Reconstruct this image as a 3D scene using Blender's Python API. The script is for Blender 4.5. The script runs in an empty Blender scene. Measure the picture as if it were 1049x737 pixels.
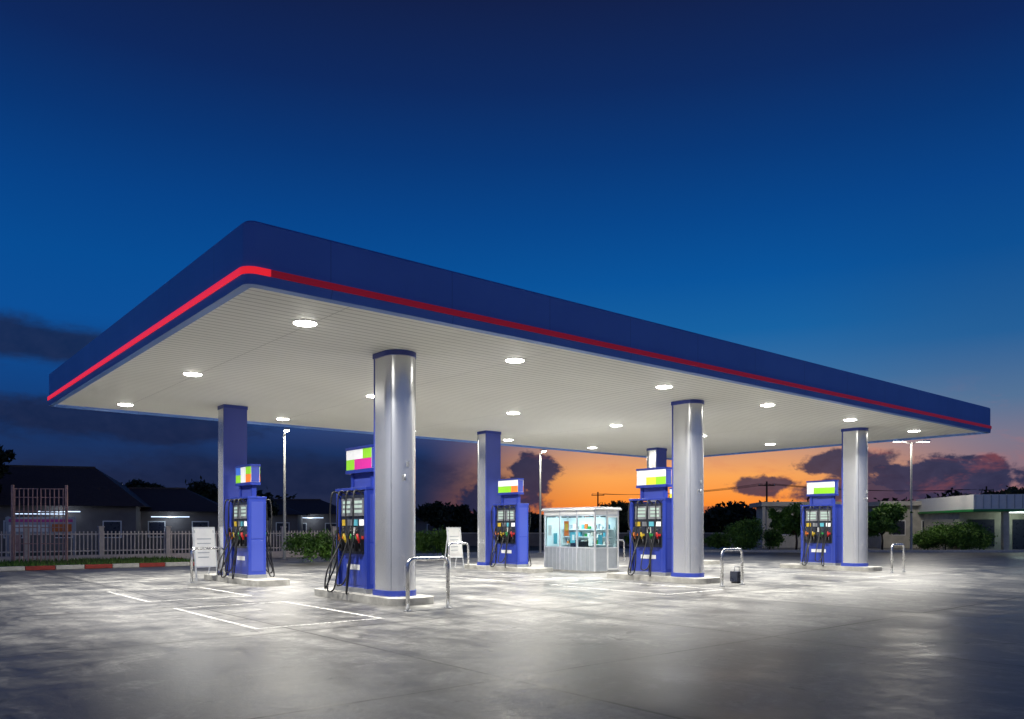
import bpy, bmesh, math, random
import numpy as np
from mathutils import Vector, Matrix
random.seed(7); rng=np.random.default_rng(7)
scene=bpy.context.scene
col=scene.collection
R=math.radians
def lin(c):
    return tuple(((x/255)/12.92 if x/255<=0.04045 else (((x/255)+0.055)/1.055)**2.4) for x in c)
# ------------------------------------------------------------------ nodes
class NT:
    def __init__(s,nt): s.nt=nt; s.L=nt.links
    def n(s,t,**k):
        nd=s.nt.nodes.new(t)
        for a,b in k.items(): setattr(nd,a,b)
        return nd
    def lk(s,a,b): s.L.new(a,b)
    def put(s,sock,v):
        if isinstance(v,bpy.types.NodeSocket): s.L.new(v,sock)
        else: sock.default_value=v
    def m(s,op,a,b=None,c=None,clamp=False):
        nd=s.n('ShaderNodeMath',operation=op); nd.use_clamp=clamp
        s.put(nd.inputs[0],a)
        if b is not None: s.put(nd.inputs[1],b)
        if c is not None: s.put(nd.inputs[2],c)
        return nd.outputs[0]
    def sm(s,v,a,b):
        nd=s.n('ShaderNodeMapRange',interpolation_type='SMOOTHSTEP')
        s.put(nd.inputs['Value'],v); nd.inputs['From Min'].default_value=a; nd.inputs['From Max'].default_value=b
        return nd.outputs['Result']
    def mr(s,v,a,b,c=0,d=1):
        nd=s.n('ShaderNodeMapRange'); s.put(nd.inputs['Value'],v)
        nd.inputs['From Min'].default_value=a; nd.inputs['From Max'].default_value=b
        nd.inputs['To Min'].default_value=c; nd.inputs['To Max'].default_value=d
        return nd.outputs['Result']
    def mix(s,f,a,b,bt='MIX'):
        nd=s.n('ShaderNodeMix',data_type='RGBA',blend_type=bt)
        s.put(nd.inputs[0],f)
        for i,v in ((6,a),(7,b)):
            if not isinstance(v,bpy.types.NodeSocket): v=tuple(v)[:3]+(1,)
            s.put(nd.inputs[i],v)
        return nd.outputs[2]
    def noise(s,vec,scale,detail=4,rough=.55,dist=0):
        nd=s.n('ShaderNodeTexNoise'); nd.inputs['Scale'].default_value=scale
        nd.inputs['Detail'].default_value=detail; nd.inputs['Roughness'].default_value=rough
        nd.inputs['Distortion'].default_value=dist
        if vec is not None: s.lk(vec,nd.inputs['Vector'])
        return nd.outputs[0]
    def ramp(s,f,stops):
        nd=s.n('ShaderNodeValToRGB'); cr=nd.color_ramp
        while len(cr.elements)<len(stops): cr.elements.new(0.5)
        for e,(p,c) in zip(cr.elements,stops): e.position=p; e.color=tuple(c)[:3]+(1,)
        s.put(nd.inputs[0],f); return nd.outputs[0]
def mat(name,color=(.5,.5,.5),rough=.5,metal=0,emit=None,estr=0,var=0.0,vscale=6,bump=0,bscale=40,spec=.5,coat=0):
    m=bpy.data.materials.new(name); m.use_nodes=True
    t=NT(m.node_tree); b=m.node_tree.nodes['Principled BSDF']
    b.inputs['Base Color'].default_value=tuple(color)[:3]+(1,)
    b.inputs['Roughness'].default_value=rough; b.inputs['Metallic'].default_value=metal
    b.inputs['Specular IOR Level'].default_value=spec
    if coat: b.inputs['Coat Weight'].default_value=coat
    tc=t.n('ShaderNodeTexCoord')
    if var>0:
        f=t.noise(tc.outputs['Object'],vscale,3)
        lo=[c*(1-var) for c in color[:3]]; hi=[min(1,c*(1+var)) for c in color[:3]]
        t.lk(t.mix(t.mr(f,.3,.7),lo,hi),b.inputs['Base Color'])
        t.lk(t.mr(f,.3,.7,max(0,rough-.05),min(1,rough+.06)),b.inputs['Roughness'])
    if bump:
        f2=t.noise(tc.outputs['Object'],bscale,2); bn=t.n('ShaderNodeBump'); bn.inputs['Strength'].default_value=bump
        bn.inputs['Distance'].default_value=.01
        t.lk(f2,bn.inputs['Height']); t.lk(bn.outputs[0],b.inputs['Normal'])
    if emit:
        b.inputs['Emission Color'].default_value=tuple(emit)[:3]+(1,); b.inputs['Emission Strength'].default_value=estr
    return m
M={}
M['blue']=mat('blue_paint',(.022,.045,.32),.35,var=.03,vscale=1,coat=.3)
M['blue2']=mat('blue_panel',(.045,.07,.36),.38,var=.03,vscale=.7)
M['white']=mat('white_paint',(.78,.78,.76),.4,var=.04)
M['off']=mat('cream_wall',(.5,.47,.4),.8,var=.15,vscale=2,bump=.2)
M['black']=mat('black_plastic',(.012,.012,.015),.35,var=.2)
M['dark']=mat('dark_panel',(.025,.03,.05),.3,var=.2)
M['rubber']=mat('hose_rubber',(.015,.015,.016),.45)
M['grey']=mat('grey_metal',(.35,.36,.38),.4,metal=.6,var=.1)
M['alu']=mat('aluminium_frame',(.62,.64,.66),.35,metal=.3,var=.05)
M['panel']=mat('grey_panel',(.38,.41,.44),.45,metal=.2,var=.06)
M['steel']=mat('stainless_steel',(.68,.68,.69),.25,metal=1,var=.05)
M['red']=mat('red_plastic',(.45,.02,.02),.4); M['green']=mat('green_plastic',(.02,.25,.05),.4)
M['yellow']=mat('yellow_plastic',(.55,.38,.03),.4); M['orange']=mat('orange_plastic',(.6,.16,.02),.4)
M['cyan']=mat('cyan_print',(.10,.42,.52),.5); M['mag']=mat('magenta_print',(.5,.06,.26),.5)
M['lcd']=mat('lcd_display',(.3,.35,.3),.3,emit=(.55,.75,.7),estr=.45)
M['lamp']=mat('lamp_lens',(.9,.9,.85),.3,emit=(1,.97,.88),estr=60)
M['lampS']=mat('street_lamp_lens',(.9,.9,.85),.3,emit=(1,.93,.78),estr=18)
M['tube']=mat('fluorescent_tube',(.9,.9,.9),.3,emit=(.85,.95,1),estr=7)
M['tubeB']=mat('bluish_tube',(.9,.9,.9),.3,emit=(.6,.75,1),estr=1.8)
M['redS']=mat('red_stripe',(.5,.006,.02),.35,coat=.1,emit=(1,.01,.03),estr=.11)  # unlit front stripe; weak emission stands in for light falling on it
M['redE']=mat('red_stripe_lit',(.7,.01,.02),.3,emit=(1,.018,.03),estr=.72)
M['conc']=mat('kerb_concrete',(.34,.33,.30),.8,var=.3,vscale=3,bump=.3)
M['kred']=mat('kerb_red_paint',(.33,.04,.03),.7,var=.2); M['kwht']=mat('kerb_white_paint',(.55,.53,.48),.7,var=.15)
M['roofd']=mat('dark_roof_tiles',(.06,.042,.04),.7,var=.35,bump=.3,bscale=8)
M['walld']=mat('house_wall',(.16,.145,.14),.8,var=.2,vscale=1)
M['bark']=mat('bark',(.05,.035,.025),.9,var=.3,bump=.5)
M['pole']=mat('pole_paint',(.40,.41,.40),.5,var=.1)
M['fence']=mat('fence_paint',(.60,.53,.50),.7,var=.1)
M['gate']=mat('gate_paint',(.55,.32,.27),.6,var=.15)
M['sgreen']=mat('sign_green',(.25,.6,.02),.4,emit=(.3,.75,.03),estr=.3)
M['swhite']=mat('sign_white',(.8,.8,.8),.4,emit=(1,1,1),estr=.28)
M['smag']=mat('sign_magenta',(.6,.02,.3),.4,emit=(.8,.03,.35),estr=.25)
M['sor']=mat('sign_orange',(.8,.2,.02),.4,emit=(1,.22,.02),estr=.35)
M['syel']=mat('sign_yellow',(.7,.65,.05),.4,emit=(.85,.8,.05),estr=.3)
M['sblue']=mat('sign_blue',(.05,.15,.6),.4,emit=(.05,.2,.8),estr=.3)
M['iwall']=mat('booth_lining',(.62,.68,.68),.6,var=.03)
def leafmat(name,a,b):
    m=bpy.data.materials.new(name); m.use_nodes=True; t=NT(m.node_tree); p=m.node_tree.nodes['Principled BSDF']
    tc=t.n('ShaderNodeTexCoord'); f=t.noise(tc.outputs['Object'],1.6,4)
    t.lk(t.mix(t.mr(f,.35,.65),a,b),p.inputs['Base Color']); p.inputs['Roughness'].default_value=.6
    return m
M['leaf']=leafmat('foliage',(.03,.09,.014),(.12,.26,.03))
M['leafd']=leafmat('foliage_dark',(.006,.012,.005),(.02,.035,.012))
def colmat():
    m=bpy.data.materials.new('silver_cladding'); m.use_nodes=True; t=NT(m.node_tree); p=m.node_tree.nodes['Principled BSDF']
    tc=t.n('ShaderNodeTexCoord'); mp=t.n('ShaderNodeMapping'); mp.inputs['Scale'].default_value=(1,1,.15)
    t.lk(tc.outputs['Object'],mp.inputs[0]); f=t.noise(mp.outputs[0],2,2)
    t.lk(t.mix(t.mr(f,.3,.7),(.66,.665,.68),(.71,.715,.73)),p.inputs['Base Color'])
    p.inputs['Metallic'].default_value=.75
    p.inputs['Roughness'].default_value=.25; return m
M['silver']=colmat()
def fasciamat():
    m=bpy.data.materials.new('fascia_blue'); m.use_nodes=True; t=NT(m.node_tree); p=m.node_tree.nodes['Principled BSDF']
    tc=t.n('ShaderNodeTexCoord'); sp=t.n('ShaderNodeSeparateXYZ'); t.lk(tc.outputs['Object'],sp.inputs[0])
    s=t.m('ADD',sp.outputs[0],sp.outputs[1])
    fr=t.m('ABSOLUTE',t.m('SUBTRACT',t.m('FRACT',t.m('DIVIDE',s,2.4)),.5))
    seam=t.m('LESS_THAN',fr,.004)
    f=t.noise(tc.outputs['Object'],.5,4)
    c=t.mix(t.mr(f,.3,.7),(.12,.25,.66),(.14,.29,.74))
    c=t.mix(t.m('MULTIPLY',seam,.35),c,(.04,.08,.3))
    t.lk(c,p.inputs['Base Color']); p.inputs['Roughness'].default_value=.4; p.inputs['Coat Weight'].default_value=.1
    return m
M['fascia']=fasciamat()
def soffitmat():
    m=bpy.data.materials.new('soffit_slats'); m.use_nodes=True; t=NT(m.node_tree); p=m.node_tree.nodes['Principled BSDF']
    tc=t.n('ShaderNodeTexCoord'); sp=t.n('ShaderNodeSeparateXYZ'); t.lk(tc.outputs['Object'],sp.inputs[0])
    fr=t.m('ABSOLUTE',t.m('SUBTRACT',t.m('FRACT',t.m('DIVIDE',sp.outputs[1],.21)),.5))
    g=t.sm(fr,.02,.13)
    fx=t.m('ABSOLUTE',t.m('SUBTRACT',t.m('FRACT',t.m('DIVIDE',sp.outputs[0],4.95)),.5))
    g2=t.m('MULTIPLY',g,t.sm(fx,.0008,.0022))
    f=t.noise(tc.outputs['Object'],.5,4)
    c=t.mix(t.mr(f,.3,.7),(.83,.82,.76),(.88,.87,.81))
    c=t.mix(g2,(.48,.47,.43),c); t.lk(c,p.inputs['Base Color']); p.inputs['Roughness'].default_value=.55
    p.inputs['Specular IOR Level'].default_value=.25
    bn=t.n('ShaderNodeBump'); bn.inputs['Strength'].default_value=.4; bn.inputs['Distance'].default_value=.02
    t.lk(g2,bn.inputs['Height']); t.lk(bn.outputs[0],p.inputs['Normal']); return m
M['soffit']=soffitmat()
def glassmat():
    m=bpy.data.materials.new('window_glass'); m.use_nodes=True; t=NT(m.node_tree); nt=m.node_tree
    nt.nodes.remove(nt.nodes['Principled BSDF']); out=nt.nodes['Material Output']
    tr=t.n('ShaderNodeBsdfTransparent'); tr.inputs[0].default_value=(.80,.93,.96,1)
    gl=t.n('ShaderNodeBsdfGlossy'); gl.inputs['Roughness'].default_value=.03
    lw=t.n('ShaderNodeLayerWeight'); lw.inputs[0].default_value=.25
    mx=t.n('ShaderNodeMixShader'); t.lk(t.m('MULTIPLY',lw.outputs['Facing'],.3),mx.inputs[0]); t.lk(tr.outputs[0],mx.inputs[1]); t.lk(gl.outputs[0],mx.inputs[2])
    t.lk(mx.outputs[0],out.inputs[0]); return m
M['glass']=glassmat()
TH=R(39.8); A0=Vector((-2.5,17,0))
def concmat():
    m=bpy.data.materials.new('forecourt_concrete'); m.use_nodes=True; t=NT(m.node_tree); p=m.node_tree.nodes['Principled BSDF']
    tc=t.n('ShaderNodeTexCoord'); o=tc.outputs['Object']
    sp=t.n('ShaderNodeSeparateXYZ'); t.lk(o,sp.inputs[0])
    Wd=5.05
    n0=t.noise(o,.7,3)
    wob=t.m('MULTIPLY',t.m('SUBTRACT',n0,.5),.04)
    def line(ax,off,hw):
        q=t.m('ADD',t.m('ADD',sp.outputs[ax],off),wob)
        fr=t.m('ABSOLUTE',t.m('SUBTRACT',t.m('FRACT',t.m('DIVIDE',q,Wd)),.5))
        return t.m('SUBTRACT',1.0,t.sm(fr,hw*.5,hw))
    j=t.m('MAXIMUM',line(0,1.1,.0065),line(1,.6,.0065))
    jw=t.m('MAXIMUM',line(0,1.1,.05),line(1,.6,.05))
    cb=t.n('ShaderNodeCombineXYZ')
    t.lk(t.m('FLOOR',t.m('SUBTRACT',t.m('DIVIDE',t.m('ADD',sp.outputs[0],1.1),Wd),.5)),cb.inputs[0])
    t.lk(t.m('FLOOR',t.m('SUBTRACT',t.m('DIVIDE',t.m('ADD',sp.outputs[1],.6),Wd),.5)),cb.inputs[1])
    wn=t.n('ShaderNodeTexWhiteNoise',noise_dimensions='3D'); t.lk(cb.outputs[0],wn.inputs[0])
    big=t.noise(o,.16,3,.6,.4); mid=t.noise(o,.8,7,.74,.8); fine=t.noise(o,9,5,.78)
    mp=t.n('ShaderNodeMapping'); mp.inputs['Scale'].default_value=(2.2,.18,1); t.lk(o,mp.inputs[0])
    streak=t.noise(mp.outputs[0],1.2,5,.65,.3)
    v=t.m('ADD',t.m('MULTIPLY',t.mr(big,.3,.7),.26),t.m('MULTIPLY',t.mr(mid,.34,.66),.56))
    v=t.m('ADD',v,t.m('MULTIPLY',t.mr(streak,.3,.7),.24))
    v=t.m('ADD',v,t.m('MULTIPLY',wn.outputs['Value'],.22))
    v=t.m('ADD',v,t.m('MULTIPLY',t.m('SUBTRACT',fine,.5),.8))
    v=t.m('SUBTRACT',v,.13)
    c=t.ramp(v,[(0.12,(.030,.029,.028)),(.36,(.088,.086,.082)),(.58,(.19,.186,.176)),(.92,(.42,.41,.38))])
    st=t.noise(o,.42,7,.70,1.2); stm=t.sm(st,.51,.58)
    c=t.mix(t.m('MULTIPLY',stm,.55),c,(.045,.043,.041))
    st2=t.noise(o,2.1,4,.6,.5); c=t.mix(t.m('MULTIPLY',t.sm(st2,.62,.68),.65),c,(.026,.025,.023))
    c=t.mix(t.m('MULTIPLY',jw,.3),c,(.05,.047,.044))
    c=t.mix(t.m('MULTIPLY',j,.93),c,(.012,.011,.010))
    t.lk(c,p.inputs['Base Color'])
    r=t.mr(v,.15,.8,.36,.56); r=t.m('SUBTRACT',r,t.m('MULTIPLY',stm,.06)); t.lk(r,p.inputs['Roughness'])
    bn=t.n('ShaderNodeBump'); bn.inputs['Strength'].default_value=.3; bn.inputs['Distance'].default_value=.012
    t.lk(t.noise(o,7,4,.75),bn.inputs['Height']); t.lk(bn.outputs[0],p.inputs['Normal'])
    return m
M['concrete']=concmat()
def grassmat(name,a,b,c2):
    m=bpy.data.materials.new(name); m.use_nodes=True; t=NT(m.node_tree); p=m.node_tree.nodes['Principled BSDF']
    o=t.n('ShaderNodeTexCoord').outputs['Object']
    c=t.mix(t.mr(t.noise(o,3,6,.7),.35,.65),a,b); c=t.mix(t.sm(t.noise(o,.3,4),.5,.65),c,c2)
    t.lk(c,p.inputs['Base Color']); p.inputs['Roughness'].default_value=.95
    return m
M['grass']=grassmat('grass',(.05,.12,.02),(.12,.24,.045),(.10,.13,.04))
M['earth']=grassmat('dark_earth',(.02,.025,.015),(.04,.045,.025),(.035,.03,.025))
def paintmat():
    m=bpy.data.materials.new('worn_road_paint'); m.use_nodes=True; t=NT(m.node_tree); p=m.node_tree.nodes['Principled BSDF']
    o=t.n('ShaderNodeTexCoord').outputs['Object']
    c=t.mix(t.sm(t.noise(o,9,6,.75),.38,.58),(.2,.195,.185),(.74,.73,.70)); t.lk(c,p.inputs['Base Color']); p.inputs['Roughness'].default_value=.55
    return m
M['paint']=paintmat()
# ------------------------------------------------------------------ mesh builder
class MB:
    def __init__(s): s.v=[]; s.f=[]; s.mi=[]; s.mats=[]; s.sm=[]
    def mid(s,k):
        if k not in s.mats: s.mats.append(k)
        return s.mats.index(k)
    def add(s,vs,fs,k,smooth=False):
        b=len(s.v); s.v+= [tuple(x) for x in vs]; i=s.mid(k)
        for f in fs: s.f.append(tuple(b+q for q in f)); s.mi.append(i); s.sm.append(smooth)
    def box(s,x0,x1,y0,y1,z0,z1,k,T=None):
        vs=[Vector(p) for p in ((x0,y0,z0),(x1,y0,z0),(x1,y1,z0),(x0,y1,z0),(x0,y0,z1),(x1,y0,z1),(x1,y1,z1),(x0,y1,z1))]
        if T: vs=[T@p for p in vs]
        s.add(vs,[(0,3,2,1),(4,5,6,7),(0,1,5,4),(1,2,6,5),(2,3,7,6),(3,0,4,7)],k)
    def prism(s,pts,z0,z1,k,ktop=None,smooth=False):
        n=len(pts)
        vs=[(x,y,z0) for x,y in pts]+[(x,y,z1) for x,y in pts]
        s.add(vs,[(i,(i+1)%n,n+(i+1)%n,n+i) for i in range(n)],k,smooth)
        s.add(vs,[tuple(range(n,2*n)),tuple(range(n-1,-1,-1))],ktop or k)
    def cyl(s,x,y,z0,z1,r,k,n=20,r1=None):
        r1=r if r1 is None else r1
        vs=[(x+r*math.cos(2*math.pi*i/n),y+r*math.sin(2*math.pi*i/n),z0) for i in range(n)]+[(x+r1*math.cos(2*math.pi*i/n),y+r1*math.sin(2*math.pi*i/n),z1) for i in range(n)]
        s.add(vs,[(i,(i+1)%n,n+(i+1)%n,n+i) for i in range(n)],k,True)
        s.add(vs,[tuple(range(n,2*n)),tuple(range(n-1,-1,-1))],k)
    def tube(s,path,r,k,n=8):
        P=[Vector(p) for p in path]; rs=r if isinstance(r,(list,tuple)) else [r]*len(P)
        rings=[]; prev=None
        for i,p in enumerate(P):
            d=(P[min(i+1,len(P)-1)]-P[max(i-1,0)]).normalized()
            if prev is None:
                a=Vector((0,0,1)) if abs(d.z)<.9 else Vector((1,0,0)); nrm=(a-d*a.dot(d)).normalized()
            else: nrm=(prev-d*prev.dot(d)).normalized()
            prev=nrm; bb=d.cross(nrm)
            rings.append([p+(nrm*math.cos(2*math.pi*j/n)+bb*math.sin(2*math.pi*j/n))*rs[i] for j in range(n)])
        vs=[q for rg in rings for q in rg]; fs=[]
        for i in range(len(P)-1):
            for j in range(n): fs.append((i*n+j,i*n+(j+1)%n,(i+1)*n+(j+1)%n,(i+1)*n+j))
        fs.append(tuple(range(n-1,-1,-1))); fs.append(tuple((len(P)-1)*n+j for j in range(n)))
        s.add(vs,fs,k,True)
    def mesh(s,name):
        me=bpy.data.meshes.new(name); me.from_pydata(s.v,[],s.f)
        for k in s.mats: me.materials.append(M[k])
        me.polygons.foreach_set('material_index',s.mi); me.polygons.foreach_set('use_smooth',s.sm); me.update()
        return me
    def obj(s,name,parent=None,loc=(0,0,0),rz=0,bevel=0):
        o=bpy.data.objects.new(name,s.mesh(name)); col.objects.link(o); o.location=loc; o.rotation_euler=(0,0,rz)
        if parent: o.parent=parent
        if bevel:
            b=o.modifiers.new('bevel','BEVEL'); b.width=bevel; b.segments=2; b.limit_method='ANGLE'; b.angle_limit=R(40)
        return o
def empty(name,loc=(0,0,0),rz=0):
    e=bpy.data.objects.new(name,None); e.empty_display_size=.2; col.objects.link(e); e.location=loc; e.rotation_euler=(0,0,rz); return e
def W(u,v,z=0):
    c,s=math.cos(TH),math.sin(TH); return Vector((A0.x+u*c-v*s,A0.y+u*s+v*c,z))
def px(x,d,z=0):   # ground-plan helper
    return Vector(((x-524)/810*d,d,z))
# ------------------------------------------------------------------ ground
b=MB(); b.add([(-1500,-600,0),(1500,-600,0),(1500,2400,0),(-1500,2400,0)],[(0,1,2,3)],'earth'); b.obj('ground',loc=(0,0,-.03))
b=MB()
b.add([(-45,-45,0),(62,-45,0),(62,19.9,0),(-45,19.9,0)],[(0,1,2,3)],'concrete')
b.add([(3.2,19.9,0),(62,19.9,0),(62,27,0),(3.2,27,0)],[(0,1,2,3)],'concrete')
b.obj('forecourt_pavement',loc=A0,rz=TH)
b=MB(); b.add([(-45,20.0,0.10),(3.0,20.0,0.10),(3.0,26.5,.10),(-45,26.5,.10)],[(0,1,2,3)],'grass')
N=9000; gx=rng.uniform(-22,2.9,N); gy=rng.uniform(20.05,26.2,N); gh=rng.uniform(.05,.2,N); ga=rng.uniform(0,6.28,N)
for x,y,h,a in zip(gx,gy,gh,ga):
    dx,dy=.03*math.cos(a),.03*math.sin(a); b.add([(x-dx,y-dy,.1),(x+dx,y+dy,.1),(x+dy*1.5,y+dx,.1+h)],[(0,1,2)],'grass')
b.obj('grass_strip',loc=A0,rz=TH)
b=MB(); u=-45; i=0
while u<3.1:
    b.box(u,u+.98,19.75,20.0,0,.16,'kred' if i%2 else 'kwht'); u+=1.0; i+=1
v=20.02
while v<26.4:
    b.box(3.0,3.22,v,v+.98,0,.16,'kred' if i%2 else 'kwht'); v+=1.0;i+=1
b.obj('painted_kerb',loc=A0,rz=TH,bevel=.02)
b=MB()
def rect(u0,u1,v0,v1,w=.085):
    z=.004
    for (a,c,d,e) in ((u0,u1,v0,v0+w),(u0,u1,v1-w,v1),(u0,u0+w,v0+w,v1-w),(u1-w,u1,v0+w,v1-w)):
        b.add([(a,d,z),(c,d,z),(c,e,z),(a,e,z)],[(0,1,2,3)],'paint')
for uo in (0,10.1,20.2):
    rect(uo-4.1,uo-1.75,-2.5,1.7); rect(uo-4.1,uo-1.75,3.5,7.1)
b.obj('bay_markings',loc=A0,rz=TH)
# ------------------------------------------------------------------ canopy
U0,U1,V0,V1=-4.42,25.1,-2.97,12.8
def rr(off,r=.18,seg=8,u0=U0,u1=U1,v0=V0,v1=V1):
    pts=[]
    for cx,cy,a in ((u1-r,v0+r,-90),(u1-r,v1-r,0),(u0+r,v1-r,90),(u0+r,v0+r,180)):
        for i in range(seg+1):
            t=R(a+90*i/seg); pts.append((cx+(r+off)*math.cos(t),cy+(r+off)*math.sin(t)))
    return pts
can=empty('filling_station_canopy',A0,TH)
BRK=-4.05
def band(name,o0,z0,o1,z1,kf):
    b=MB(); p0=rr(o0); p1=rr(o1); n=len(p0)
    for i in range(n):
        j=(i+1)%n; a,c=p0[i],p0[j]; a1,c1=p1[i],p1[j]
        segs=[(a,c,a1,c1)]
        if abs(a[0]-c[0])>5 and a[1]<0:
            t=(BRK-a[0])/(c[0]-a[0]); m0=(a[0]+(c[0]-a[0])*t,a[1]); m1=(a1[0]+(c1[0]-a1[0])*t,a1[1])
            segs=[(a,m0,a1,m1),(m0,c,m1,c1)]
        for (q,w_,q1,w1) in segs:
            b.add([(q[0],q[1],z0),(w_[0],w_[1],z0),(w1[0],w1[1],z1),(q1[0],q1[1],z1)],[(0,1,2,3)],kf((q[0]+w_[0])/2,(q[1]+w_[1])/2),False)
    return b.obj(name,parent=can)
F=lambda u,v:'fascia'
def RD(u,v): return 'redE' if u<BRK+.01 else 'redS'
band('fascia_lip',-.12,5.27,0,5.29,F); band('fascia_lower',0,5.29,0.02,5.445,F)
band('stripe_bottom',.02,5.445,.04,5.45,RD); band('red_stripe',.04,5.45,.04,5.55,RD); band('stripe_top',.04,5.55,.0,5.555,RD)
band('fascia_panel',0,5.555,0,6.23,F); band('fascia_top_trim',0,6.23,-.05,6.27,F)
band('fascia_inner',-.12,5.36,-.12,5.27,F)
b=MB(); b.prism(rr(-.06),6.20,6.25,'panel'); b.obj('roof_deck',parent=can)
b=MB(); b.prism(rr(-.11),5.36,5.42,'soffit'); b.obj('soffit',parent=can)
LU=[-2.6,2.42,7.6,12.5,17.6,22.6]; LV=[-1.1,5.15,11.35]
b=MB(); b.cyl(0,0,5.345,5.359,.225,'white',28)
prof=[(.205,5.3445),(.19,5.335),(.15,5.327),(.09,5.322),(.03,5.32)]
for (ra,za),(rb,zb) in zip(prof[:-1],prof[1:]):
    n=28; vs=[(ra*math.cos(2*math.pi*i/n),ra*math.sin(2*math.pi*i/n),za) for i in range(n)]+[(rb*math.cos(2*math.pi*i/n),rb*math.sin(2*math.pi*i/n),zb) for i in range(n)]
    b.add(vs,[(i,n+i,n+(i+1)%n,(i+1)%n) for i in range(n)],'lamp',True)
b.add([(.03*math.cos(2*math.pi*i/28),.03*math.sin(2*math.pi*i/28),5.32) for i in range(28)],[tuple(range(27,-1,-1))],'lamp')
lme=b.mesh('ceiling_lamp')
L=bpy.data.lights.new('ceiling_lamp_light','AREA'); L.shape='DISK'; L.size=.38; L.energy=400; L.color=(1,.975,.91); L.spread=R(140)
for lu in LU:
    for lv in LV:
        o=bpy.data.objects.new('ceiling_lamp',lme); col.objects.link(o); o.parent=can; o.location=(lu,lv,0)
        o=bpy.data.objects.new('ceiling_lamp_light',L); col.objects.link(o); o.parent=can; o.location=(lu,lv,5.312)
# ------------------------------------------------------------------ columns
def column_mesh():
    b=MB(); r=.355; n=32
    arc=[(r*math.cos(R(180+180*i/n)),-.04+r*math.sin(R(180+180*i/n))) for i in range(n+1)]
    b.prism(arc+[(r,.35),(-r,.35)],.15,5.36,'silver')
    b.sm=[True if i<n else x for i,x in enumerate(b.sm)]
    b.box(-r-.004,r+.004,.351,.40,.15,5.36,'blue2')
    o=.02
    arc2=[((r+o)*math.cos(R(180+180*i/n)),-.04+(r+o)*math.sin(R(180+180*i/n))) for i in range(n+1)]+[(r+o,.42),(-r-o,.42)]
    b.prism(arc2,.151,.27,'blue'); b.prism(arc2,5.25,5.355,'blue')
    b.box(-.02,.02,-.43,-.39,2.9,3.0,'grey'); b.tube([(-.1,-.40,2.7),(-.12,-.47,2.72),(-.12,-.47,2.6)],.02,'grey')
    for a in (212,328):
        t=R(a); b.cyl((r)*math.cos(t),-.04+r*math.sin(t),.28,5.24,.005,'dark',6)
    return b.mesh('canopy_column')
cme=column_mesh()
def inst(name,me,loc,rz,parent=None):
    o=bpy.data.objects.new(name,me); col.objects.link(o); o.location=loc; o.rotation_euler=(0,0,rz)
    if parent: o.parent=parent
    return o
GU=[0,10.1,20.2]
for gu in GU:
    inst('canopy_column',cme,W(gu+.05,0),TH); inst('canopy_column',cme,W(gu+.05,9.8),TH+math.pi)
def island(v0,v1):
    b=MB(); b.prism(rr(0,.3,8,-.55,.55,v0,v1),0,.15,'conc'); return b
for gu in GU:
    for (v0,v1) in ((-.85,3.0),(6.35,10.7)):
        island(v0,v1).obj('pump_island',loc=W(gu,0),rz=TH,bevel=.03)
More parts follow.
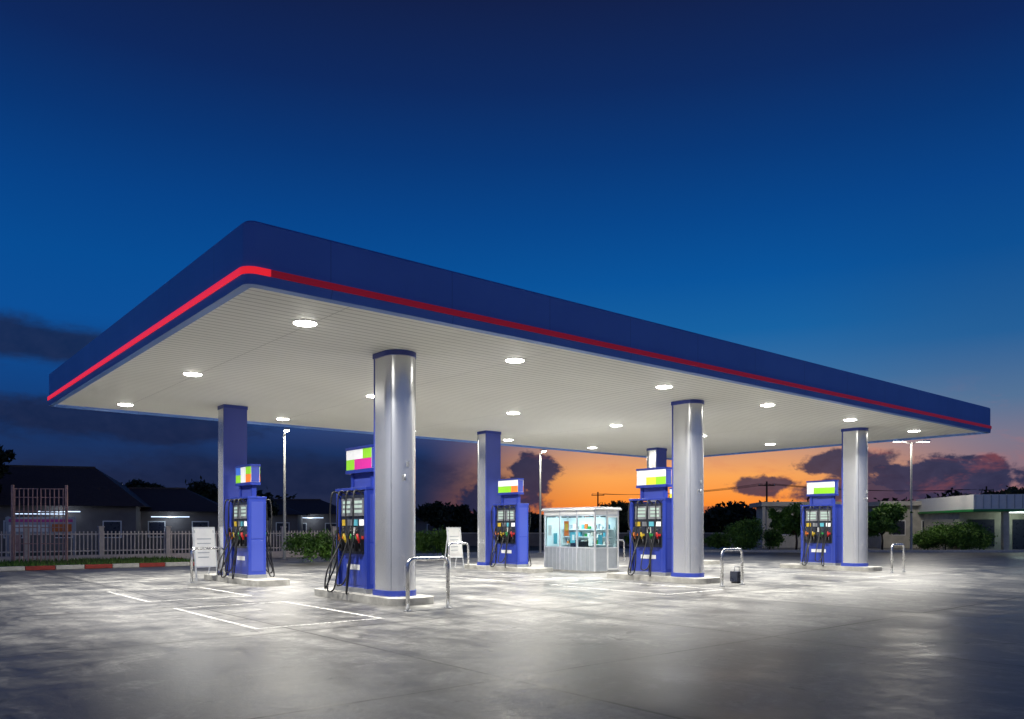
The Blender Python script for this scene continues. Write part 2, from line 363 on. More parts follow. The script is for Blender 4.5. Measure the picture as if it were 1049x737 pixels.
# ------------------------------------------------------------------ pumps
def pump_meshes():
    P={}
    b=MB()
    b.box(-.29,.29,-.74,.74,0,.1,'grey')
    for sy in (-1,1):
        b.box(-.26,.26,sy*.66-.06,sy*.66+.06,.1,2.3,'blue')
        b.box(-.18,.18,min(sy*.7201,sy*.726),max(sy*.7201,sy*.726),.2,1.1,'blue2'); b.box(-.18,.18,min(sy*.7201,sy*.726),max(sy*.7201,sy*.726),1.14,2.2,'blue2')
    b.box(-.19,.19,-.6,.6,.1,2.26,'blue2')
    b.box(-.28,.28,-.73,.73,2.3,2.36,'blue')
    P['cabinet']=(b,.01)
    b=MB()
    for s in (-1,1):
        X=lambda a,c:(min(s*a,s*c),max(s*a,s*c))
        x0,x1=X(.192,.21); b.box(x0,x1,-.57,.57,.86,2.2,'dark')
        x0,x1=X(.2105,.235)
        b.box(x0,x1,-.5,-.02,1.72,2.12,'grey'); b.box(x0,x1,.04,.5,1.72,2.12,'grey')
        x0,x1=X(.236,.242)
        for yy in (-.45,.09):
            for zz in (2.0,1.9,1.79): b.box(x0,x1,yy,yy+.34,zz,zz+.065,'lcd')
        x0,x1=X(.212,.23)
        for q in range(4): b.box(x0,x1,-.5+q*.27,-.5+q*.27+.18,1.5,1.64,['swhite','cyan','grey','yellow'][q])
        for q in range(5):
            for w in range(2): b.box(x0,x1,-.12+w*.09,-.06+w*.09,1.3+q*.034,1.322+q*.034,'white')
        x0,x1=X(.192,.202); b.box(x0,x1,-.5,.5,.16,.78,'blue')
        x0,x1=X(.203,.206); b.box(x0,x1,-.3,.3,.5,.62,'white')
    P['display_panels']=(b,0)
    b=MB(); cs=['red','green','yellow','orange']
    for s in (-1,1):
        for q,yy in enumerate((-.45,-.17,.17,.45)):
            c=cs[(q+(s>0))%4]
            X=lambda a,d:(min(s*a,s*d),max(s*a,s*d))
            x0,x1=X(.212,.30); b.box(x0,x1,yy-.06,yy+.06,.92,.98,'black'); b.box(x0,x1,yy-.065,yy-.05,.98,1.2,'black'); b.box(x0,x1,yy+.05,yy+.065,.98,1.2,'black')
            b.tube([(s*.25,yy,.95),(s*.255,yy,1.05),(s*.30,yy,1.16)],.014,'grey',8)
            b.tube([(s*.29,yy,1.12),(s*.33,yy,1.2),(s*.36,yy,1.32)],[.032,.036,.03],c,8)
            b.tube([(s*.36,yy,1.32),(s*.352,yy,1.42)],[.029,.022],'black',8)
            b.tube([(s*.34,yy,1.15),(s*.41,yy,1.2),(s*.42,yy,1.32),(s*.36,yy,1.38)],.008,'black',6)
            x0,x1=X(.212,.225); b.box(x0,x1,yy-.045,yy+.045,1.2,1.27,c)
    P['nozzles']=(b,0)
    b=MB()
    for s in (-1,1):
        for q,yy in enumerate((-.45,-.17,.17,.45)):
            pts=[]; out=.62+.10*((q*7)%3); low=.04+.08*((q*5)%3)
            y2=yy+(-.16 if q%2 else .14)
            ctrl=[(s*.24,yy*1.15,2.2),(s*.46,yy*1.15,2.25),(s*.5,yy*1.2,1.6),(s*.46,y2,.75),(s*out*.85,y2,low+.05),(s*out,yy,low),(s*(out-.05),yy*.9,.5),(s*.48,yy,1.05),(s*.37,yy,1.44),(s*.35,yy,1.42)]
            C=[Vector(c) for c in ctrl]; C=[C[0]]+C+[C[-1]]
            for k in range(1,len(C)-2):
                for w in range(7):
                    t=w/7; p0,p1,p2,p3=C[k-1],C[k],C[k+1],C[k+2]
                    pts.append(.5*((2*p1)+(-p0+p2)*t+(2*p0-5*p1+4*p2-p3)*t*t+(-p0+3*p1-3*p2+p3)*t**3))
            for p_ in pts: p_.z=max(p_.z,.02-.13 if abs(p_.x)>.56 else .02)
            b.tube(pts,.019,'rubber',7)
    P['hoses']=(b,0)
    return P
PM={k:(v[0].mesh(k),v[1]) for k,v in pump_meshes().items()}
def pump(u,v,top,bot,so=0):
    e=empty('fuel_pump',W(u,v,.15),TH)
    for k,(me,bv) in PM.items():
        o=inst(k,me,(0,0,0),0,e)
        if bv:
            q=o.modifiers.new('bevel','BEVEL'); q.width=bv; q.segments=2; q.limit_method='ANGLE'
    b=MB()
    for sy in (-1,1): b.box(-.06,.06,so+sy*.45-.05,so+sy*.45+.05,2.36,2.70,'blue')
    b.box(-.03,.03,so-.40,so+.40,2.36,2.70,'blue2')
    H=.575
    b.box(-.15,.15,so-H-.02,so+H+.02,2.7,2.78,'blue'); b.box(-.15,.15,so-H-.02,so+H+.02,3.24,3.30,'blue')
    b.box(-.13,.13,so-H,so+H,2.78,3.24,'white')
    for s in (-1,1):
        def pl(y0,y1,z0,z1,k): b.box(min(s*.131,s*.14),max(s*.131,s*.14),y0,y1,z0,z1,k)
        w=2*H/len(top)
        for i,k in enumerate(top): pl(so-H+i*w,so-H+(i+1)*w-.004,3.02,3.235,k)
        w=2*H/len(bot)
        for i,k in enumerate(bot): pl(so-H+i*w,so-H+(i+1)*w-.004,2.785,3.015,k)
    for sy in (-1,1): b.box(-.12,.12,min(so+sy*(H+.001),so+sy*(H+.008)),max(so+sy*(H+.001),so+sy*(H+.008)),2.79,3.23,'blue2')
    b.obj('price_sign',parent=e)
pump(0,1.5,['sgreen','swhite','swhite'],['smag','smag','sgreen'],-.12)
pump(10.1,1.4,['swhite','swhite'],['sgreen','syel','swhite'],-.05)
pump(20.2,1.4,['swhite','swhite','swhite'],['sgreen','sgreen','sgreen','swhite'],-.05)
pump(0,8.3,['sgreen','swhite','sblue'],['sor','swhite','sgreen'])
pump(10.1,8.3,['swhite','swhite'],['sor','sgreen','sgreen'])
pump(20.2,8.2,['swhite','swhite'],['sgreen','syel'])
# ------------------------------------------------------------------ guard hoops
def hoop():
    b=MB(); h=1.0; w=.47; r=.14; path=[(-w,0,0),(-w,0,h-r)]
    for i in range(1,8): a=R(180-90*i/7); path.append((-w+r+r*math.cos(a),0,h-r+r*math.sin(a)))
    path.append((w-r,0,h))
    for i in range(1,8): a=R(90-90*i/7); path.append((w-r+r*math.cos(a),0,h-r+r*math.sin(a)))
    path.append((w,0,0)); b.tube(path,.04,'steel',14)
    for x in (-w,w): b.cyl(x,0,0,.015,.08,'grey',16)
    return b.mesh('guard_rail')
hm=hoop()
for gu in GU: inst('guard_rail',hm,W(gu-.3,-1.7),TH)
for (u,v) in ((-.95,8.9),(9.2,10.4),(19.6,11.6)): inst('guard_rail',hm,W(u,v),TH)
def board(u,v,rz):
    b=MB(); T=Matrix.Rotation(R(-8),4,'X')
    b.box(-.33,.33,-.012,.012,.45,1.6,'white',T)
    for sx in (-1,1): b.box(sx*.345-.018,sx*.345+.018,-.02,.02,.0,1.64,'alu',T)
    b.box(-.326,.326,-.02,.02,1.601,1.64,'alu',T); b.box(-.326,.326,-.02,.02,.41,.449,'alu',T)
    T2=Matrix.Translation((0,.46,0))@Matrix.Rotation(R(10),4,'X')
    for sx in (-1,1): b.box(sx*.3-.015,sx*.3+.015,-.015,.015,0,1.55,'alu',T2)
    for k in range(5): b.box(-.25,.1+.03*k,-.016,-.013,.7+.14*k,.73+.14*k,'panel',T)
    return b.obj('notice_board',loc=W(u,v),rz=rz)
board(-.7,9.7,TH+.2); board(9.5,10.9,TH+.1)
b=MB(); b.box(-.25,.25,-.25,.25,0,.62,'panel'); b.box(-.27,.27,-.27,.27,.62,.68,'grey')
for k in range(5): b.box(-.2,.2,-.256,-.251,.12+.09*k,.16+.09*k,'dark')
b.obj('water_box',loc=W(12.0,2.6),rz=TH,bevel=.01)
b=MB(); b.cyl(0,0,0,.05,.16,'black',16); b.box(-.16,.16,-.12,.12,.05,.34,'dark'); b.tube([(-.12,0,.34),(-.12,0,.48),(.12,0,.48),(.12,0,.34)],.012,'grey')
b.obj('squeegee_bucket',loc=W(10.75,-1.2),rz=TH)
# ------------------------------------------------------------------ booth
bo=empty('attendant_booth',W(11.3,5.05),TH)
BW,BL,BH=1.25,2.7,2.24
SL=.86
b=MB()
for x in (0,BW-.06):
    for y in (0,BL/3,2*BL/3,BL-.06): b.box(x,x+.06,y,y+.06,.05,BH,'alu')
for y in (0,BL-.06): b.box(BW/2-.025,BW/2+.025,y,y+.05,.05,BH,'alu')
for z in (SL,2.04):
    for x in (.002,BW-.045): b.box(x,x+.04,.005,BL-.005,z,z+.045,'alu')
    for y in (.002,BL-.045): b.box(.005,BW-.005,y,y+.04,z,z+.045,'alu')
b.box(-.02,BW+.02,-.02,BL+.02,0,.05,'conc')
b.box(.64,.68,-.012,.0,.08,2.03,'white'); b.box(1.16,1.20,-.012,.0,.08,2.03,'white'); b.box(.68,1.16,-.012,.0,1.98,2.03,'white'); b.box(.68,1.16,-.012,.0,.08,.14,'white')
b.box(.69,.72,-.05,-.012,1.0,1.15,'grey')
b.obj('frame',parent=bo)
b=MB()
b.box(.015,.035,.06,BL-.06,.05,SL,'panel'); b.box(BW-.035,BW-.015,.06,BL-.06,.05,SL,'panel')
b.box(.06,BW-.06,.015,.035,.05,SL,'panel'); b.box(.06,BW-.06,BL-.035,BL-.015,.05,SL,'panel')
for k in range(1,12): b.box(.006,.0149,.06+k*.215,.075+k*.215,.06,SL-.01,'alu')
b.box(.01,.045,.06,BL-.06,2.09,BH,'white'); b.box(BW-.045,BW-.01,.06,BL-.06,2.09,BH,'white'); b.box(.06,BW-.06,.01,.045,2.09,BH,'white'); b.box(.06,BW-.06,BL-.045,BL-.01,2.09,BH,'white')
b.obj('panels',parent=bo)
z0,z1=SL+.045,2.04
b=MB(); b.add([(.022,.05,z0),(.022,BL-.05,z0),(.022,BL-.05,z1),(.022,.05,z1)],[(0,1,2,3)],'glass')
b.add([(.05,.022,z0),(BW-.05,.022,z0),(BW-.05,.022,z1),(.05,.022,z1)],[(0,1,2,3)],'glass'); b.obj('window_panes',parent=bo)
b=MB(); b.box(-.08,BW+.08,-.08,BL+.08,BH,BH+.06,'white'); b.box(-.05,BW+.05,-.05,BL+.05,BH+.06,BH+.11,'alu'); b.obj('roof',parent=bo,bevel=.01)
b=MB(); b.box(.45,.52,.4,2.3,2.13,2.18,'tube'); b.obj('ceiling_tube',parent=bo)
L=bpy.data.lights.new('booth_tube_light','AREA'); L.shape='RECTANGLE'; L.size=.3; L.size_y=1.9; L.energy=34; L.color=(.75,.93,1)
o=bpy.data.objects.new('booth_tube_light',L); col.objects.link(o); o.parent=bo; o.location=(.5,1.35,2.12)
b=MB(); b.box(BW-.1,BW-.065,.07,BL-.07,.05,2.0,'iwall'); b.box(.07,BW-.11,BL-.1,BL-.07,.05,2.0,'iwall')
b.box(.07,BW-.11,.07,BL-.11,.051,.06,'iwall'); b.box(.2,.6,.5,1.9,.7,.75,'off')
pal=['off','cyan','white','off','green','white','orange','panel','cyan']
for k in range(15):
    y=.2+.16*k
    for z in (1.0,1.28,1.56):
        if (k*5+int(z*10))%4: b.box(.9,1.0,y,y+.1,z,z+.1+.03*((k*3+int(z*9))%4),pal[(k*2+int(z*7))%9])
for z in (.99,1.27,1.55): b.box(.85,1.14,.2,2.55,z-.025,z-.001,'white')
def poster(y0,y1,za,zb,k): b.box(.035,.04,y0,y1,za,zb,k)
poster(1.05,1.30,1.05,1.45,'cyan'); b.box(.032,.0345,1.08,1.2,1.15,1.35,'white'); poster(1.38,1.62,1.3,1.85,'orange'); b.box(.032,.0345,1.42,1.57,1.5,1.75,'yellow')
poster(.15,.36,.95,1.3,'white'); poster(2.0,2.2,1.0,1.4,'cyan'); poster(2.3,2.5,1.3,1.7,'white')
b.box(.2,.42,.035,.04,1.0,1.35,'cyan')
b.box(.4,.6,.9,1.3,.75,1.1,'black'); b.box(.62,.78,1.5,1.9,.45,1.15,'dark')
b.obj('interior_stock',parent=bo)
# ------------------------------------------------------------------ foliage
def foliage(name,blobs,mk,leaf=.12,dens=160,trunk=None,loc=(0,0,0)):
    V=[];N=0
    for (x,y,z,rx,ry,rz) in blobs:
        nc=max(6,int(10*(rx*ry*rz)**.5*2))
        d=rng.normal(size=(nc,3)); d/=np.linalg.norm(d,axis=1)[:,None]; d*=rng.uniform(.35,1.0,size=(nc,1))**.6
        cc=np.array([x,y,z])+d*np.array([rx,ry,rz])*.85
        for c in cc:
            n=int(dens*rng.uniform(.5,1.2)); s=min(rx,ry,rz)*rng.uniform(.18,.36)
            p=c+rng.normal(size=(n,3))*s*np.array([1,1,.8])
            a=rng.normal(size=(n,3)); a/=np.linalg.norm(a,axis=1)[:,None]
            q=rng.normal(size=(n,3)); q=np.cross(a,q); q/=np.linalg.norm(q,axis=1)[:,None]
            L=leaf*rng.uniform(.5,1.2,size=(n,1))
            quad=np.stack([p-a*L,p+q*L*.45,p+a*L,p-q*L*.45],axis=1); V.append(quad.reshape(-1,3)); N+=n
    V=np.concatenate(V); V[:,2]=np.maximum(V[:,2],.02)
    verts=[tuple(v) for v in V.tolist()]; faces=[(4*i,4*i+1,4*i+2,4*i+3) for i in range(N)]
    b=MB(); b.v=verts; b.f=faces; b.mats=[mk]; b.mi=[0]*N; b.sm=[False]*N
    if trunk:
        for (path,r) in trunk: b.tube(path,r,'bark',7)
    return b.obj(name,loc=loc)
def tree(name,loc,h,cw,mk='leaf',leaf=.14,dens=110,nb=7):
    blobs=[];tr=[]; th=h*.42
    tr.append(([(0,0,-.1),(.05*h*.3,0,th*.5),(0,.04*h*.3,th),(0.03,0,h*.75)],[.045*h*.6,.035*h*.6,.028*h*.6,.008*h]))
    for i in range(nb):
        a=i*2.4+random.random(); rr_=cw*.5*random.uniform(.25,.7); z=h*random.uniform(.5,.86)
        x,y=rr_*math.cos(a),rr_*math.sin(a); s=cw*random.uniform(.16,.27)
        blobs.append((x,y,z,s,s,s*.75)); tr.append(([(0,0,th*.8),(x*.5,y*.5,(th+z)/2),(x,y,z)],[.014*h,.01*h,.004*h]))
    blobs.append((0,0,h*.85,cw*.22,cw*.22,h*.12))
    return foliage(name,blobs,mk,leaf,dens,tr,loc)
def bush(name,loc,w,h,mk='leaf',leaf=.09,dens=130):
    bl=[(random.uniform(-.3,.3)*w,random.uniform(-.2,.2)*w,h*random.uniform(.35,.6),w*random.uniform(.2,.3),w*.25,h*random.uniform(.3,.42)) for _ in range(5)]
    return foliage(name,bl,mk,leaf,dens,[([(0,0,-.1),(0,0,h*.5)],[.05,.02])],loc)
def hedge(name,p0,p1,h,mk='leaf',dens=120):
    d=(p1-p0); n=max(2,int(d.length/.9)); bl=[]
    for i in range(n):
        q=d*(i+.5)/n; bl.append((q.x,q.y,h*.5+random.uniform(-.05,.08),.7,.6,h*.45*random.uniform(.9,1.12)))
    return foliage(name,bl,mk,.09,dens,None,p0)
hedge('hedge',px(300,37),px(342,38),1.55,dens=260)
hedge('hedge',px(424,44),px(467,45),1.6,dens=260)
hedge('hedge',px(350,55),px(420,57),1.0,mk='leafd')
bush('shrub',px(768,55),3.3,2.4,dens=200); bush('shrub',px(788,58),2.2,1.7,dens=200)
tree('small_tree',px(815,53.5),3.3,3.2,nb=10,dens=170); tree('small_tree',px(903,55),3.2,3.1,nb=10,dens=170)
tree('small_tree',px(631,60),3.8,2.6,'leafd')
for x,d,w,h in ((950,57.5,2.6,1.6),(968,56,3.0,2.0),(986,55,3.0,2.2),(1003,54,2.6,1.7),(735,60,2.0,1.2),(655,62,3,1.4),(600,60,3,1.2),(575,60,2.5,1.1)):
    bush('shrub',px(x,d),w,h,dens=170)
bl=[]
x=-95
while x<140:
    d=120+random.uniform(-12,12); h=random.choice([3,3.6,4.2,5])*random.uniform(.8,1.2)
    w=random.uniform(2.5,5)
    bl.append((x,d,h*.55,w,w*.6,h*.5)); x+=w*.95
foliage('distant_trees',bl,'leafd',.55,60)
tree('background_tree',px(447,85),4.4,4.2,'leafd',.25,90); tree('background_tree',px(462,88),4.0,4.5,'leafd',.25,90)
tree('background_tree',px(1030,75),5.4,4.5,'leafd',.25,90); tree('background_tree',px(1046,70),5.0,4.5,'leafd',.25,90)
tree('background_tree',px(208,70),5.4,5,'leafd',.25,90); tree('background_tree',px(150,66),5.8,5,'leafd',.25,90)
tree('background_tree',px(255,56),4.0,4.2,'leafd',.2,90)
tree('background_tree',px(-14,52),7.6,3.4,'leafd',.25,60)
# ------------------------------------------------------------------ fence & gate
b=MB(); u=-30
while u<16:
    b.box(u,u+.05,-.02,.02,.35,1.45,'fence'); u+=.17
u=-30
while u<16.1:
    b.box(u-.1,u+.1,-.1,.1,.0,1.62,'fence'); b.box(u-.13,u+.13,-.13,.13,1.62,1.68,'fence'); u+=3.0
b.box(-30,16,-.03,-.021,.5,.56,'fence'); b.box(-30,16,-.03,-.021,1.28,1.34,'fence'); b.box(-30,16,-.08,.08,0,.34,'fence')
b.obj('boundary_fence',loc=W(0,26.3),rz=TH)
b=MB()
for x0 in (0,1.05):
    for k in range(6): b.box(x0+.18*k,x0+.18*k+.035,0,.03,.1,3.3,'gate')
    for z in (.1,.9,1.6,2.3,2.9,3.27): b.box(x0-.01,x0+.95,.031,.05,z,z+.04,'gate')
for x in (-.12,2.05): b.box(x,x+.09,-.02,.07,0,3.45,'gate')
b.obj('metal_gate',loc=px(14,34),rz=TH*.2)
# ------------------------------------------------------------------ houses
def house(name,loc,w,d,hw,hr,rz=0,lights=True,wk='walld',rk='roofd',en=22,tl=2.6):
    e=empty(name,loc,rz)
    b=MB(); b.box(-w/2,w/2,-d/2,d/2,0,hw,wk); b.obj('walls',parent=e)
    b=MB(); o=.7; rx=(w/2-d*.35)
    vs=[(-w/2-o,-d/2-o,hw),(w/2+o,-d/2-o,hw),(w/2+o,d/2+o,hw),(-w/2-o,d/2+o,hw),(-rx,0,hw+hr),(rx,0,hw+hr)]
    b.add(vs,[(0,1,5,4),(2,3,4,5),(1,2,5),(3,0,4),(3,2,1,0)],rk)
    b.box(-rx,rx,-.12,.12,hw+hr-.06,hw+hr+.08,rk); b.obj('roof',parent=e)
    b=MB(); n=int(w/2.6)
    for i in range(n):
        x=-w/2+(i+.5)*w/n; b.box(x-.6,x+.6,-d/2-.04,-d/2-.001,.9,2.1,'white'); b.box(x-.52,x+.52,-d/2-.06,-d/2-.041,.97,2.03,'dark')
    b.box(-.45,.45,-d/2-.07,-d/2-.061,0,2.1,'gate'); b.obj('windows_and_door',parent=e)
    if lights:
        b=MB(); b.box(-w*.38,-w*.38+tl,-d/2-.5,-d/2-.44,hw-.42,hw-.36,'tubeB'); b.box(w*.1,w*.1+tl,-d/2-.5,-d/2-.44,hw-.42,hw-.36,'tubeB'); b.obj('porch_lights',parent=e)
        for x in (-w*.38+tl/2,w*.1+tl/2):
            L=bpy.data.lights.new('porch_light','POINT'); L.energy=en; L.color=(.7,.84,1); L.shadow_soft_size=.2
            q=bpy.data.objects.new('porch_light',L); col.objects.link(q); q.parent=e; q.location=(x,-d/2-.75,hw-.5)
house('dark_roof_house',px(35,58),15,10,3.1,3.0,.3)
house('dark_roof_house',px(150,62),12,9,2.8,1.9,.25)
house('dark_roof_house',px(235,75),13,9,2.8,1.5,.2)
house('dark_roof_house',px(300,84),12,9,3.0,1.6,.1)
house('dark_roof_house',px(390,105),16,9,2.6,1.5,.1,False)
b=MB()
for x in (-1.5,0,1.5): b.box(x-.05,x+.05,-.05,.05,0,2.2,'grey')
b.box(-1.6,1.6,-.09,-.051,1.25,2.15,'panel'); b.box(-1.45,1.45,-.095,-.0901,1.9,2.05,'mag'); b.box(-1.45,.3,-.095,-.0901,1.4,1.75,'white'); b.box(.5,1.4,-.095,-.0901,1.4,1.8,'orange')
b.box(-1.2,1.2,-.3,-.25,2.3,2.34,'tubeB'); b.tube([(-1.1,-.09,2.1),(-1.1,-.27,2.32)],.015,'grey'); b.tube([(1.1,-.09,2.1),(1.1,-.27,2.32)],.015,'grey')
b.obj('roadside_sign',loc=px(42,41),rz=.35)
def flatb(name,loc,w,d,h,rz,nw=2):
    e=empty(name,loc,rz); b=MB(); b.box(-w/2,w/2,-d/2,d/2,0,h-.35,'off'); b.obj('walls',parent=e)
    b=MB(); b.box(-w/2-.5,w/2+.5,-d/2-.6,d/2+.5,h-.35,h,'off'); b.obj('roof',parent=e)
    b=MB()
    for i in range(nw):
        x=-w/2+(i+.5)*w/nw; b.box(x-.5,x+.5,-d/2-.03,-d/2-.001,1.0,2.2,'white'); b.box(x-.43,x+.43,-d/2-.05,-d/2-.031,1.07,2.13,'dark')
    b.box(w/2-.9,w/2-.2,-d/2-.04,-d/2-.001,0,2.1,'dark')
    b.obj('windows_and_door',parent=e)
    b=MB()
    for x in (-w/2-.3,w/2+.3): b.box(x-.12,x+.12,-d/2-.5,-d/2-.26,0,h-.35,'off')
    b.obj('porch_columns',parent=e)
flatb('cream_outbuilding',px(925,64.5),4.4,4,3.7,-.1)
flatb('cream_outbuilding',px(812,66),5.2,4,3.7,-.1)
e=empty('shop_building',px(1072,54),-.12)
b=MB(); b.box(-5,8,1.5,8,0,2.7,'off'); b.obj('walls',parent=e)
b=MB(); b.box(-5.4,8.4,-1.6,8.4,2.86,3.85,'white'); b.box(-5.45,8.45,-1.66,8.3,2.70,2.858,'green')
for k in range(28): b.box(-5.3+k*.49,-5.26+k*.49,-1.64,-1.601,2.9,3.83,'panel')
b.obj('roof_fascia',parent=e)
b=MB()
for x in (-3.2,1,5): b.box(x-.18,x+.18,-1.3,-.94,0,2.70,'off')
b.obj('columns',parent=e)
b=MB(); b.box(-2.4,-.8,.2,.26,2.64,2.68,'tube'); b.obj('lights',parent=e)
L=bpy.data.lights.new('shop_light','POINT'); L.energy=26; L.color=(.85,1,.85); L.shadow_soft_size=.3
q=bpy.data.objects.new('shop_light',L); col.objects.link(q); q.parent=e; q.location=(-1.6,.2,2.4)
b=MB(); b.box(-4.4,-2.7,1.44,1.49,.3,2.2,'dark'); b.box(-1.5,.5,1.44,1.49,.1,2.2,'dark'); b.obj('shop_front',parent=e)
b=MB(); b.box(0,62,-.1,.1,0,1.1,'walld'); b.box(0,62,-.16,.16,1.1,1.18,'off')
for k in range(21): b.box(k*3-.17,k*3+.17,-.19,-.101,0,1.4,'off')
b.obj('boundary_wall',loc=px(470,70),rz=-.02)
b=MB(); b.box(0,40,-.15,.15,0,.16,'kwht'); b.obj('kerb',loc=px(700,52.0),rz=-.02)
# ------------------------------------------------------------------ street lamps
def lampA(loc,h,rz=0,arms=(1,),energy=250):
    b=MB(); b.cyl(0,0,0,h,.08,'pole',12,.05); b.box(-.17,.17,-.17,.17,0,.05,'grey')
    for s in arms:
        b.tube([(0,0,h-.15),(s*.35,0,h+.02),(s*.8,0,h+.08)],.03,'pole',8)
        b.box(min(s*.7,s*1.25),max(s*.7,s*1.25),-.13,.13,h+.04,h+.15,'grey')
        b.box(min(s*.8,s*1.2),max(s*.8,s*1.2),-.1,.1,h+.015,h+.039,'lampS' if energy else 'white')
    o=b.obj('street_lamp',loc=loc,rz=rz)
    if energy:
        L=bpy.data.lights.new('street_lamp_light','POINT'); L.energy=energy; L.color=(1,.92,.76); L.shadow_soft_size=.15
        for s in arms:
            q=bpy.data.objects.new('street_lamp_light',L); col.objects.link(q); q.parent=o; q.location=(s*1.0,0,h-.1)
lampA(px(291,39.5),6.3,-1.2,(1,),450); lampA(px(553,50),6.3,-1.4,(1,),420); lampA(px(933,54.5),7.5,0,(-1,1),420)
lampA(px(968,70),3.4,0,(1,),150)
pl=[px(785,85),px(612,110),px(1010,95)]
for p in pl:
    b=MB(); b.cyl(0,0,0,6.6,.13,'bark',10,.09); b.box(-.9,.9,-.05,.05,6.1,6.2,'bark')
    for x in (-.8,0,.8): b.cyl(x,0,6.2,6.35,.04,'grey',8)
    b.obj('power_pole',loc=p)
b=MB()
order=[pl[1],pl[0],pl[2]]
for x in (-.8,0,.8):
    pts=[]
    for a,c in zip(order[:-1],order[1:]):
        for k in range(12):
            t=k/12; q=a.lerp(c,t); pts.append((q.x+x,q.y,6.35-2.6*t*(1-t)*.8))
    b.tube(pts,.02,'black',4)
b.obj('power_lines')
# ------------------------------------------------------------------ world
w=bpy.data.worlds.new('World'); scene.world=w; w.use_nodes=True; t=NT(w.node_tree)
bg=w.node_tree.nodes['Background']
g=t.n('ShaderNodeTexCoord').outputs['Generated']; sp=t.n('ShaderNodeSeparateXYZ'); t.lk(g,sp.inputs[0])
az=t.m('MULTIPLY',t.m('ARCTAN2',sp.outputs[0],sp.outputs[1]),180/math.pi)
el=t.m('MULTIPLY',t.m('ARCSINE',sp.outputs[2]),180/math.pi)
f=t.m('DIVIDE',el,45,clamp=True)
def stops(l): return [(min(1,e/45),lin(c)) for e,c in l]
warm=t.ramp(f,stops([(0,(236,98,44)),(1.8,(255,146,54)),(3.6,(252,168,88)),(5.2,(212,154,120)),(7.1,(124,132,156)),(9.8,(60,114,164)),(13.5,(22,98,163)),(17,(8,84,156)),(21,(6,70,140)),(25,(8,56,120)),(29,(13,43,98)),(34,(18,32,74)),(45,(14,22,52))]))
cool=t.ramp(f,stops([(0,(42,44,64)),(3,(32,44,78)),(6,(22,52,102)),(9,(16,66,130)),(13.5,(10,79,152)),(17,(6,76,148)),(21,(6,66,136)),(25,(8,53,116)),(29,(13,40,94)),(34,(17,31,72)),(45,(14,22,52))]))
side=t.ramp(f,stops([(0,(120,84,96)),(2.5,(150,108,112)),(5.5,(124,118,138)),(8,(84,114,150)),(12,(36,95,152)),(17,(12,79,146)),(21,(8,67,136)),(25,(8,54,116)),(29,(13,40,94)),(34,(17,31,72)),(45,(14,22,52))]))
dusk_fill=t.ramp(f,stops([(0,(92,104,140)),(8,(104,122,168)),(18,(74,104,166)),(30,(36,62,120)),(45,(16,26,60))]))  # unseen sky behind the camera, brightened as added fill light
mkl=t.sm(az,-7,7)
wide=t.sm(az,-30,10); up=t.sm(el,5,12); mkl=t.m('ADD',t.m('MULTIPLY',mkl,t.m('SUBTRACT',1.0,up)),t.m('MULTIPLY',wide,up))
warm=t.mix(t.sm(az,17,33),warm,side)
mk=t.m('MULTIPLY',mkl,t.m('SUBTRACT',1.0,t.sm(az,35,70)))
cool=t.mix(t.sm(t.m('ABSOLUTE',az),60,130),cool,dusk_fill)
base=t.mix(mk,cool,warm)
cb=t.n('ShaderNodeCombineXYZ'); t.lk(t.m('MULTIPLY',az,.35),cb.inputs[0]); t.lk(t.m('MULTIPLY',el,1.0),cb.inputs[1])
n1=t.noise(cb.outputs[0],.55,6,.62,.3)
cb2=t.n('ShaderNodeCombineXYZ'); t.lk(t.m('MULTIPLY',az,.9),cb2.inputs[0]); t.lk(t.m('MULTIPLY',el,1.2),cb2.inputs[1])
n3=t.noise(cb2.outputs[0],.9,6,.6,.2)
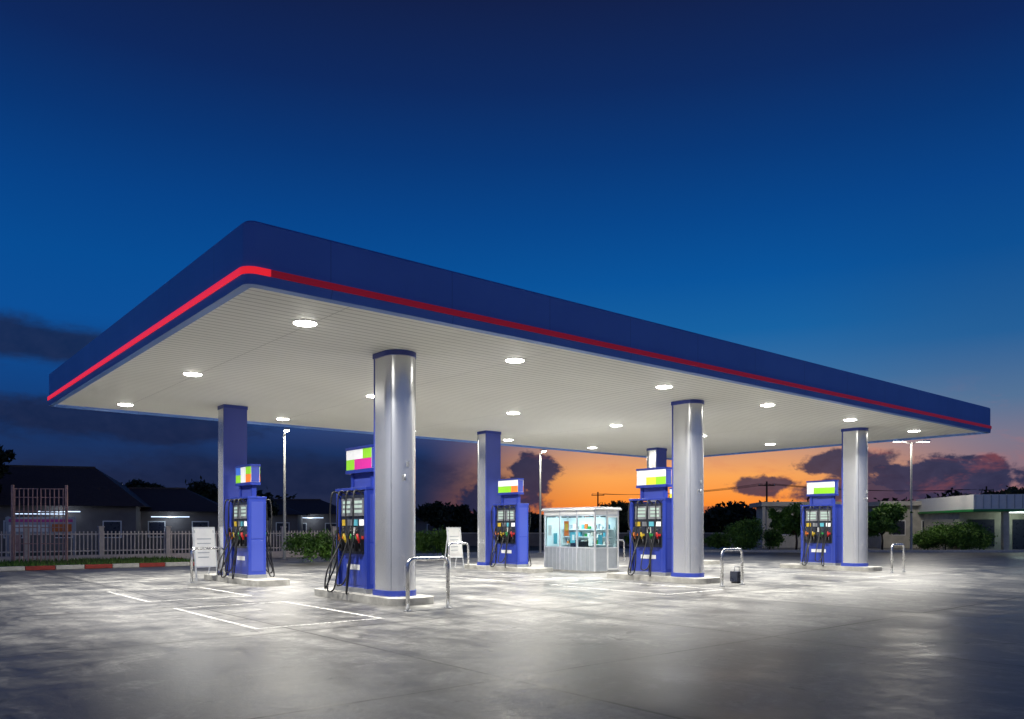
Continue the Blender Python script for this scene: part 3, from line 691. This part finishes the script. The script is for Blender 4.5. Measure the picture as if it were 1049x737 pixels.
def blob(a0,e0,ra,re,nz,amp,soft=.25,wt=1.0):
    d=t.m('SQRT',t.m('ADD',t.m('POWER',t.m('ABSOLUTE',t.m('DIVIDE',t.m('SUBTRACT',az,a0),ra)),2.0),t.m('POWER',t.m('ABSOLUTE',t.m('DIVIDE',t.m('SUBTRACT',el,e0),re)),2.0)))
    q=t.m('ADD',t.m('SUBTRACT',1.0,d),t.m('MULTIPLY',t.m('SUBTRACT',nz,.5),amp))
    return t.m('MULTIPLY',t.sm(q,0,soft),wt)
bl_=[(-33,11.4,10,1.8,n1,1.2,.6,.85),(-27,6.8,13,1.7,n1,1.6,.6,.85),(-16,3.5,20,2.4,n1,1.4,.7,.8),(1.6,3.9,2.1,1.8,n3,1.3,.3,.95),(-.8,2.0,3.8,1.9,n3,1.2,.35,.95),
 (28.5,3.2,5.2,1.6,n3,1.3,.25,.95),(23,4.3,3.4,1.2,n3,1.2,.3,.92),(25.5,2.5,8,1.2,n3,1.2,.35,.9),(17.5,2.9,2.3,.8,n3,1.2,.3,.9),(34,1.3,14,1.1,n1,1.2,.4,.85),(12,1.2,6,.45,n1,1.6,.4,.5)]
cm=None
for q in bl_:
    k=blob(*q); cm=k if cm is None else t.m('MAXIMUM',cm,k)
cc=t.mix(mk,lin((20,32,64)),lin((48,54,86))); cc=t.mix(t.mr(n3,.3,.7),cc,lin((30,40,72)))
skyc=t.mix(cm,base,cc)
stz=t.m('MULTIPLY',t.sm(n1,.52,.7),t.m('MULTIPLY',mk,t.m('SUBTRACT',1.0,t.sm(el,5,10))))
skyc=t.mix(t.m('MULTIPLY',stz,.25),skyc,lin((210,104,84)))
ns=t.n('ShaderNodeTexSky',sky_type='NISHITA'); ns.sun_disc=False; ns.sun_elevation=R(-3); ns.sun_rotation=R(16)
fin=t.n('ShaderNodeMix',data_type='RGBA',blend_type='ADD'); fin.inputs[0].default_value=.004
t.lk(skyc,fin.inputs[6]); t.lk(ns.outputs[0],fin.inputs[7])
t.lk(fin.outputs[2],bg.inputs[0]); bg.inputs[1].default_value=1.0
# ------------------------------------------------------------------ camera
cam=bpy.data.cameras.new('Camera'); co=bpy.data.objects.new('Camera',cam); col.objects.link(co)
co.location=(0,0,1.6); co.rotation_euler=(R(90),0,0); cam.sensor_width=36; cam.sensor_fit='HORIZONTAL'; cam.lens=36*810/1049
cam.shift_y=172.5/1049; cam.clip_end=5000; scene.camera=co
scene.view_settings.view_transform='Standard'; scene.view_settings.look='None'; scene.view_settings.exposure=0
